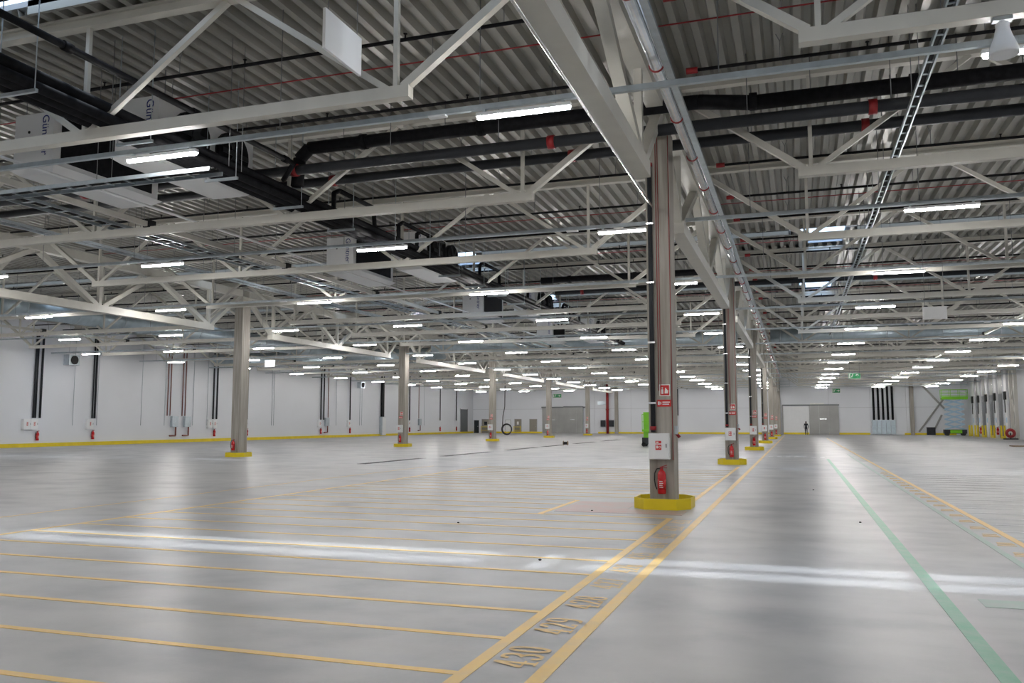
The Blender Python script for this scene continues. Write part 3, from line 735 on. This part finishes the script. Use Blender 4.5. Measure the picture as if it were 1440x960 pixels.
# drain grates
for i, (a, b) in enumerate(((29.4, 35.0), (37.4, 44.0), (46.8, 52.6), (54.2, 60.0), (62.5, 69.0), (72, 79))):
    t = thing('drain_grate', 'long dark floor drain grate set into the floor', 'drain', (-16.1, a, 0), 'floor drain grates')
    m = MB().box(-0.2, 0, 0, -0.16, b - a, 0.006); m.box(0.16, 0, 0, 0.2, b - a, 0.006); m.build('frame', 'grate', t)
    m = MB()
    for j in range(int((b - a) / 0.12)): m.box(-0.16, j * 0.12, 0, 0.16, j * 0.12 + 0.08, 0.004)
    m.build('bars', 'grate', t)
t = thing('cable_drum', 'small pale cable drum left on a floor drain', 'drum', (-15.6, 58.0, 0))
MB().cyl((-0.16, 0, 0.16), (0.16, 0, 0.16), 0.1, 12).build('core', 'rubber', t)
for s_ in (-1, 1): MB().cyl((0.16 * s_ - 0.012, 0, 0.16), (0.16 * s_ + 0.012, 0, 0.16), 0.16, 16).build('flange', 'cardboard', t)

# ------------------------------------------------------------------ left wall fittings
def wl(px, py): return at(px, py, 0, XL)
def riser(px, ytop, ybot, r, mat, label, group):
    a = wl(px, ybot); tag(MB().cyl((XL + r + 0.03, a.y, 1.9 if mat == 'dgrey' else 2.14 if mat == 'rust' else max(a.z, 0.05)), (XL + r + 0.03, a.y, 7.6), r, 8).build('riser_pipe', mat), label, 'pipe', group)
    return a
for px in (45, 48, 54, 128, 131, 298, 303, 346, 450, 454, 491, 575, 618, 641):
    riser(px, 495, 592, 0.05 if px in (48, 128) else 0.07, 'dgrey', 'dark riser pipe coming down the white side wall', 'dark risers on the side wall')
for px in (233, 237, 254, 258, 460, 588):
    riser(px, 510, 610, 0.04, 'rust', 'thin reddish riser pipe on the white side wall', 'red risers on the side wall')
for px in (101, 135, 197, 230, 270, 290, 384, 381, 472, 508, 505, 596):
    riser(px, 510, 598, 0.018, 'galv', 'thin grey conduit down the white side wall', 'conduits on the side wall')
for px in (51, 129, 300, 346, 450, 491, 575, 618, 641):
    a = wl(px, 612); e = make_extinguisher('red fire extinguisher hung low on the white side wall', 'side wall extinguishers', (XL + 0.1, a.y, 0.42)); e.rotation_euler = (0, 0, PI / 2); e.scale = (1.25, 1.25, 1.25)
for px in (41, 51, 129, 296.5, 303, 346, 450, 491, 575):
    a = wl(px, 607); h = make_hose_box('white hose cabinet on the side wall above an extinguisher', 'side wall hose cabinets', (XL, a.y - 0.35, 1.15), 0.55, 0.7, 0.2); h.rotation_euler = (0, 0, PI / 2)
for px, py in ((243, 599), (261, 599), (458, 599), (589, 600)):
    a = wl(px, py); t = thing('valve_box', 'grey valve box with red pipe on the side wall', 'box', (XL + 0.02, a.y, 1.25), 'valve boxes on the side wall')
    MB().box(0, -0.35, 0, 0.22, 0.35, 0.85).build('box', 'galv', t); MB().tube([(0.1, 0.2, 0), (0.1, 0.2, -0.7), (0.1, -0.5, -0.7)], 0.06, 8).build('pipe', 'rust', t)
a = wl(536, 600); t = thing('switch_cabinet', 'tall grey switch cabinet under a thick black riser on the side wall', 'cabinet', (XL, a.y, 0))
MB().box(0, -0.5, 0.1, 0.4, 0.5, 2.3).build('body', 'galv', t); MB().box(0.4, -0.46, 0.14, 0.42, 0.46, 2.26).build('door', 'white', t); MB().box(0.05, -0.28, 2.3, 0.25, 0.28, 7.4).build('cable_duct', 'black', t)
for px, py in ((97, 503), (505, 540)):
    a = wl(px, py); t = thing('wall_fan', 'small grey fan heater fixed high on the side wall', 'fan', (XL, a.y, 5.9), 'fan heaters on the side wall')
    MB().box(0, -0.45, -0.35, 0.5, 0.45, 0.35).build('casing', 'galv', t); MB().cyl((0.5, 0, 0), (0.56, 0, 0), 0.3, 16).build('grille', 'rubber', t)
def door(name, label, plane, p0, p1, mat, extra=None, n=1):
    t = struct(bpy.data.objects.new('door_%d' % n, None)); COL.objects.link(t); t['label'] = label
    x0, x1, z1 = p0, p1, extra
    if plane == 'back':
        t.location = (x0, YW, 0); W = x1 - x0
        MB().box(0, -0.05, 0, W, 0, z1).build('leaf', mat, t)
        m = MB().box(-0.06, -0.07, 0, 0, 0, z1 + 0.06); m.box(W, -0.07, 0, W + 0.06, 0, z1 + 0.06); m.box(0, -0.07, z1, W, 0, z1 + 0.06); m.build('frame', 'joint', t)
        MB().box(W - 0.2, -0.1, 1.0, W - 0.08, -0.05, 1.06).build('handle', 'chrome', t)
    else:
        t.location = (XL, x0, 0); W = x1 - x0
        MB().box(0, 0, 0, 0.06, W, z1).build('leaf', mat, t)
        m = MB().box(0, -0.08, 0, 0.08, 0, z1 + 0.08); m.box(0, W, 0, 0.08, W + 0.08, z1 + 0.08); m.build('frame', 'joint', t)
        MB().box(0.06, W - 0.5, 1.05, 0.1, W - 0.1, 1.12).build('handle', 'chrome', t)
    return t
def bx(px): return at(px, 600, 1, YW).x
a = wl(647, 600).y; b = wl(657, 600).y
door('door', 'tall dark grey door in the side wall near the far corner', 'left', min(a, b), max(a, b), 'door_grey', 3.6, 1)

# ------------------------------------------------------------------ end wall fittings
door('door', 'narrow black door in the end wall', 'back', bx(667), bx(673.5), 'glass', 1.95, 2)
d = door('door', 'taupe door with dark window and yellow guard rails', 'back', bx(678), bx(690), 'door_brown', 2.1, 3)
MB().box(0.35, -0.06, 1.25, 0.85, -0.051, 1.75).build('pane', 'glass', d)
d = door('door', 'white door leaf in the end wall behind the hanging hose', 'back', bx(711), bx(718), 'white', 2.0, 4)
d = door('door', 'taupe door with white notice and yellow guard rails', 'back', bx(724), bx(733), 'door_brown', 2.1, 5)
MB().box(0.35, -0.06, 1.3, 0.65, -0.051, 1.75).build('notice', 'sign_white', d)
door('door', 'plain taupe door in the end wall beside the sliding doors', 'back', bx(745), bx(755), 'door_brown', 2.1, 6)
for i, (x0, x1) in enumerate(((bx(678), bx(690)), (bx(724), bx(733)))):
    t = thing('guard_rail', 'yellow guard rail in front of a taupe end wall door', 'rail', (x0, YW - 0.45, 0), 'door guard rails')
    for x in (0, x1 - x0): MB().cyl((x, 0, 0), (x, 0, 1.1), 0.05, 8).build('post', 'yellow', t)
    for z in (0.45, 0.95): MB().cyl((0, 0, z), (x1 - x0, 0, z), 0.04, 8).build('rail', 'yellow', t)
def sliding_door(label, x0, x1, z1, rail0, rail1, mat, y=YW, text=None):
    t = thing('sliding_door', label, 'door', (x0, y - 0.02, 0))
    W = x1 - x0; n = 3
    for i in range(n): MB().box(W * i / n + 0.006, -0.16, 0.005, W * (i + 1) / n - 0.006, -0.06, z1).build('leaf_panel', mat, t)
    MB().box(rail0 - x0, -0.22, z1, rail1 - x0, 0, z1 + 0.16).build('track', 'door_grey', t)
    m = MB().box(W * 0.36, -0.2, z1 * 0.52, W * 0.58, -0.16, z1 * 0.55); m.build('handle', 'chrome', t)
    return t
sliding_door('wide steel sliding door pushed aside from the white opening at the aisle end', bx(1138.5), bx(1180), 3.9, bx(1101), bx(1181), 'door_steel')
t = struct(bpy.data.objects.new('door_7', None)); COL.objects.link(t); t.location = (bx(1102), YW, 0); W = bx(1138) - bx(1102)
MB().box(0, -0.02, 0.25, W, 0, 3.8).build('leaf', 'white', t); MB().box(-0.15, -0.14, 0, 0, 0, 3.95).build('frame', 'door_steel', t); MB().box(0, -0.1, 0, W, 0, 0.25).build('sill', 'yellow', t)
sliding_door('grey steel sliding door beside the mid hall columns', bx(763), bx(794), 3.8, bx(762), bx(824), 'door_grey' if False else 'door_steel')
sliding_door('pale steel sliding door next to the grey sliding door', bx(794), bx(821), 3.85, bx(794), bx(821), 'door_steel', YW - 0.45)
tag(MB().box(bx(1140), YW - 0.3, 4.06, bx(1160), YW - 0.05, 4.26).build('door_lamp', 'sign_white'), 'white numbered light box above the steel sliding door', 'light box')
t = thing('red_pipe', 'thick red sprinkler riser on the end wall', 'pipe', (bx(855), YW - 0.3, 0))
MB().cyl((0, 0, 0.0), (0, 0, ZD), 0.2, 10).build('pipe', 'red', t); MB().cyl((0, 0, 3.4), (0, 0, 3.6), 0.26, 10).build('flange', 'red', t)
for px in (848.5, 860.5):
    o = tag(MB().box(-0.33, -0.4, 0, 0.33, 0, 0.95).build('control_box', 'dgrey'), 'dark control box on the end wall beside the red riser', 'box', 'control boxes'); o.location = (bx(px), YW - 0.02, 1.0)
tag(MB().box(bx(841), YW - 0.05, 4.2, bx(852), YW - 0.02, 4.75).build('name_plate', 'galv'), 'grey lettered plate on the end wall beside the red riser', 'plate')
for i in range(5):
    x = bx(1229.5 + 6.6 * i); hw = (bx(1236.1) - bx(1229.5)) * 0.47
    t = thing('switch_cabinet', 'grey switch cabinet with a black cable duct rising from it on the end wall', 'cabinet', (x, YW, 0), 'end wall switch cabinets')
    MB().box(-hw, -0.5, 0.1, hw, -0.01, 1.95).build('body', 'galv', t); MB().box(-hw + 0.03, -0.52, 0.15, hw - 0.03, -0.5, 1.9).build('door', 'duct', t); MB().box(-0.13, -0.25, 1.95, 0.13, -0.02, 6.9).build('cable_duct', 'black', t)
for px in (948, 953.5):
    t = tag(MB().box(-0.1, -0.2, 0, 0.1, 0, 5.0).build('cable_duct', 'dgrey'), 'dark cable duct down the end wall seen past the first aisle column', 'cable duct', 'end wall cable ducts'); t.location = (bx(px), YW - 0.02, 2.6)
for (x0, z0, x1, z1) in ((bx(1292), 7.2, bx(1331), 3.2), (bx(1292), 0.4, bx(1328), 4.6), (bx(1312), 0.4, bx(1325), 2.6)):
    tag(MB().bar((x0, YW - 0.13, z0), (x1, YW - 0.13, z1), 0.2, 0.22).build('wall_brace', 'door_steel'), 'grey diagonal steel brace on the end wall near the scissor lift', 'brace', 'end wall braces')
t = thing('waste_bin', 'dark wall bin on the end wall under the braces', 'bin', (bx(1308), YW - 0.5, 0.0)); MB().box(-0.5, -0.4, 0, 0.5, 0, 0.9).build('body', 'dgrey', t); MB().box(-0.52, -0.45, 0.9, 0.52, 0, 1.0).build('lid', 'rubber', t)
for px in (1075,):
    e = make_extinguisher('red fire extinguisher at the foot of the end wall', 'end wall extinguishers', (bx(px), YW - 0.12, 0.3)); e.scale = (1.3, 1.3, 1.3)

# ------------------------------------------------------------------ right wall: dock doors
def ry(px): return at(px, 560, 0, XR).y
for i, px in enumerate((1372, 1380.5, 1391.5, 1404, 1419)):
    y = ry(px); t = thing('dock_door', 'grey dock door with bright tracks and white control column', 'dock door', (XR - 0.02, y, 0), 'dock doors in the right wall')
    MB().box(-0.06, -2.6, 0, 0, -0.7, 4.6).build('leaf', 'door_grey', t); MB().box(-0.1, -2.6, 4.6, 0, -0.7, 7.9).build('header', 'door_steel', t)
    MB().box(-0.3, -0.55, 0.0, 0, 0.55, 7.6).build('control_column', 'white', t)
    for yy in (-2.7, -0.68): MB().box(-0.16, yy - 0.06, 0, 0, yy + 0.06, 7.6).build('track', 'chrome', t)
    MB().box(-0.45, -0.4, 3.9, -0.3, 0.3, 4.7).build('motor', 'rubber', t); MB().cyl((-0.36, 0.1, 2.6), (-0.36, 0.1, 3.9), 0.04, 6).build('chain', 'rubber', t)
    MB().box(-0.32, -0.2, 1.6, -0.3, 0.2, 2.1).build('notice', 'blue', t)
    for yy in (-0.75, 0.75): MB().box(-0.75, yy - 0.08, 0, -0.6, yy + 0.08, 1.3).build('bollard', 'yellow', t)
    MB().box(-0.75, -0.75, 0, -0.6, 0.75, 0.25).build('kerb', 'yellow', t)
    if i % 2: e = make_extinguisher('red fire extinguisher between dock doors', 'dock extinguishers', (XR - 0.45, y - 1.2, 0.35)); e.scale = (1.6, 1.6, 1.6)
y = ry(1431); t = thing('lattice_column', 'pale lattice steel column at the dock wall', 'column', (XR - 0.35, y, 0))
for yy in (-0.9, 0.9): MB().box(-0.14, yy - 0.14, 0, 0.14, yy + 0.14, 7.6).build('chord', 'steel', t)
for i in range(4):
    a, b = (-0.9, 0.9) if i % 2 else (0.9, -0.9); MB().bar((0, a, 0.2 + i * 1.85), (0, b, 2.05 + i * 1.85), 0.12, 0.14).build('lacing', 'steel', t)
t = thing('hose_reel', 'red hose reel standing beside the lattice column', 'hose reel', (XR - 1.1, y - 1.6, 0))
MB().torus((0, 0, 0.6), 0.32, 0.14, 'y', 20, 8).build('coil', 'red', t); m = MB().box(-0.6, -0.2, 0, 0.6, 0.2, 0.12); m.bar((0, 0, 0.1), (0, 0, 0.6), 0.1, 0.1); m.build('stand', 'rubber', t)

# ------------------------------------------------------------------ scissor lift, boom lift, coil, mat
p = Vector((18.35, 116.5, 0)); t = thing('scissor_lift', 'raised scissor lift with lime green platform and blue arms by the far corner', 'scissor lift', p)
MB().box(-1.25, -0.5, 0.25, 1.25, 0.5, 0.75).build('chassis', 'dgrey', t); MB().box(-0.6, -0.53, 0.3, 0.7, -0.5, 0.68).build('side_panel', 'lime', t)
for x in (-0.9, 0.9):
    for yy in (-0.5, 0.5): MB().cyl((x, yy - 0.1, 0.22), (x, yy + 0.1, 0.22), 0.22, 14).build('wheel', 'rubber', t)
n = 6; hz = (4.45 - 0.75) / n
for i in range(n):
    for yy in (-0.4, 0.4):
        MB().bar((-1.05, yy, 0.78 + i * hz), (1.05, yy, 0.78 + (i + 1) * hz), 0.06, 0.13).build('arm', 'blue', t)
        MB().bar((1.05, yy + 0.07, 0.78 + i * hz), (-1.05, yy + 0.07, 0.78 + (i + 1) * hz), 0.06, 0.13).build('arm', 'blue', t)
pl = MB().box(-1.4, -0.55, 4.45, 1.5, 0.55, 4.62).build('platform', 'lime', t)
m = MB()
for z in (4.9, 5.25, 5.65):
    for yy in (-0.53, 0.53): m.bar((-1.4, yy, z), (1.5, yy, z), 0.045, 0.045)
    for x in (-1.4, 1.5): m.bar((x, -0.53, z), (x, 0.53, z), 0.045, 0.045)
for x in (-1.4, -0.4, 0.6, 1.5):
    for yy in (-0.53, 0.53): m.bar((x, yy, 4.62), (x, yy, 5.65), 0.045, 0.045)
m.build('guard_rail', 'lime', pl); MB().box(-1.4, -0.55, 4.62, 1.5, -0.52, 4.8).build('toe_board', 'lime', pl)
t = thing('mast_lift', 'lime green mast lift standing behind the first aisle column', 'lift', (-9.62, 57, 0))
MB().box(-0.3, -0.45, 0.15, 0.5, 0.45, 0.6).build('base', 'dgrey', t); MB().box(-0.24, -0.2, 0.6, 0.16, 0.2, 2.3).build('mast', 'lime', t); MB().box(-0.3, -0.45, 1.0, 0.5, 0.45, 1.15).build('platform', 'lime', t)
m = MB()
for x in (-0.28, 0.48):
    for yy in (-0.43, 0.43): m.bar((x, yy, 1.15), (x, yy, 2.15), 0.04, 0.04)
for z in (1.65, 2.15):
    for yy in (-0.43, 0.43): m.bar((-0.28, yy, z), (0.48, yy, z), 0.04, 0.04)
m.build('guard_rail', 'lime', t)
for x in (-0.2, 0.4):
    for yy in (-0.4, 0.4): MB().cyl((x, yy - 0.05, 0.14), (x, yy + 0.05, 0.14), 0.14, 12).build('wheel', 'rubber', t)
t = thing('hanging_hose', 'black hose hanging from the roof and coiled in a big ring above the floor', 'hose', (-34.5, 100, 0))
m = MB()
for i in range(3): m.torus((0, 0.06 * i, 0.78), 0.66 - 0.03 * i, 0.065, 'y', 28, 6)
m.build('coil', 'rubber', t)
MB().tube([(-0.55, 0, 1.2), (-0.5, 0, 2.4), (-0.25, 0, 3.6), (-0.2, 0, ZD)], 0.05, 6).build('drop', 'rubber', t)
MB().torus((0, 0.05, 0.78), 0.3, 0.02, 'y', 16, 5).build('tie', 'sign_white', t)
o = tag(MB().box(-1.0, -0.6, 0, 1.0, 0.6, 0.06).build('cardboard_sheet', 'cardboard'), 'brown cardboard sheet lying on the floor near the dock wall', 'cardboard'); o.location = (14.6, 65.0, 0)
for x, y in ((-2.9, 9.6), (-3.6, 15.2), (0.3, 21.5), (0.9, 14.8), (-5.2, 12.7), (1.5, 6.8)):
    o = tag(MB().lathe((0, 0, 0), [(0.012, 0), (0.022, 0.008), (0.012, 0.018)], 6).build('grit', 'rubber'), 'tiny dark crumb of debris on the concrete floor', 'debris', 'floor crumbs'); o.location = (x, y, 0)

# ------------------------------------------------------------------ the walking person
t = thing('person', 'person in dark jacket and trousers walking away toward the sliding door', 'person', (1.0, 117.0, 0))
J = {'pel': (0, 0, 0.95), 'sp': (0, 0.01, 1.2), 'ch': (0, 0, 1.38), 'nk': (0, 0.0, 1.5), 'hd': (0, 0.02, 1.6), 'tp': (0, 0.02, 1.74),
     'ls': (-0.19, 0, 1.42), 'le': (-0.25, 0.03, 1.14), 'lw': (-0.24, 0.1, 0.9), 'lh': (-0.24, 0.12, 0.83), 'rs': (0.19, 0, 1.42), 're': (0.25, -0.05, 1.14), 'rw': (0.25, 0.0, 0.9), 'rh': (0.25, 0.01, 0.83),
     'lp': (-0.1, 0, 0.9), 'lk': (-0.11, 0.1, 0.5), 'la': (-0.11, 0.12, 0.09), 'lt': (-0.12, 0.27, 0.035), 'rp': (0.1, 0, 0.9), 'rk': (0.11, 0.0, 0.5), 'ra': (0.11, -0.16, 0.12), 'rt': (0.12, -0.02, 0.035)}
R = {'pel': .15, 'sp': .14, 'ch': .16, 'nk': .06, 'hd': .09, 'tp': .075, 'ls': .075, 'le': .052, 'lw': .035, 'lh': .04, 'rs': .075, 're': .052, 'rw': .035, 'rh': .04,
     'lp': .1, 'lk': .068, 'la': .045, 'lt': .04, 'rp': .1, 'rk': .068, 'ra': .045, 'rt': .04}
E_ = [('pel', 'sp'), ('sp', 'ch'), ('ch', 'nk'), ('nk', 'hd'), ('hd', 'tp'), ('ch', 'ls'), ('ls', 'le'), ('le', 'lw'), ('lw', 'lh'), ('ch', 'rs'), ('rs', 're'), ('re', 'rw'), ('rw', 'rh'),
      ('pel', 'lp'), ('lp', 'lk'), ('lk', 'la'), ('la', 'lt'), ('pel', 'rp'), ('rp', 'rk'), ('rk', 'ra'), ('ra', 'rt')]
for sd in ('l', 'r'):
    hx, hy, hz_ = J[sd + 'h']; s_ = -1 if sd == 'l' else 1
    for i in range(4):
        J[sd + 'f%d' % i] = (hx, hy - 0.03 + i * 0.02, hz_ - 0.05 - 0.01 * (i in (1, 2))); J[sd + 'g%d' % i] = (hx - s_ * 0.012, hy - 0.025 + i * 0.02, hz_ - 0.09 - 0.01 * (i in (1, 2)))
        R[sd + 'f%d' % i] = R[sd + 'g%d' % i] = 0.009; E_ += [(sd + 'h', sd + 'f%d' % i), (sd + 'f%d' % i, sd + 'g%d' % i)]
    J[sd + 'u'] = (hx - s_ * 0.01, hy + 0.06, hz_ - 0.03); R[sd + 'u'] = 0.01; E_.append((sd + 'h', sd + 'u'))
keys = list(J); me = bpy.data.meshes.new('body'); me.from_pydata([J[k] for k in keys], [(keys.index(a), keys.index(b)) for a, b in E_], [])
o = bpy.data.objects.new('body', me); COL.objects.link(o)
sk = o.modifiers.new('skin', 'SKIN'); ss = o.modifiers.new('sub', 'SUBSURF'); ss.levels = 2
for i, k in enumerate(keys):
    sv = me.skin_vertices[0].data[i]; sv.radius = (R[k], R[k] * (0.72 if k in ('pel', 'sp', 'ch') else 1)); sv.use_root = k == 'pel'
dg = bpy.context.evaluated_depsgraph_get(); me2 = bpy.data.meshes.new_from_object(o.evaluated_get(dg)); bpy.data.objects.remove(o)
me2.name = 'body'; me2.materials.append(M['cloth']); me2.materials.append(M['skin'])
for pl_ in me2.polygons:
    c = pl_.center; pl_.use_smooth = True
    pl_.material_index = 1 if c.z > 1.5 or (abs(c.x) > 0.18 and c.z < 0.88) else 0
o = bpy.data.objects.new('body', me2); COL.objects.link(o); o.parent = t
MB().lathe((0, 0.0, 1.58), [(0.09, 0), (0.105, 0.06), (0.10, 0.13), (0.07, 0.18), (0.02, 0.2)], 14).build('hair', 'rubber', t)
m = MB()
for s_ in (-1, 1): m.lathe((0.1 * s_, 0.015, 1.61), [(0.012, 0), (0.02, 0.03), (0.012, 0.06)], 6)
m.build('ear', 'skin', t)
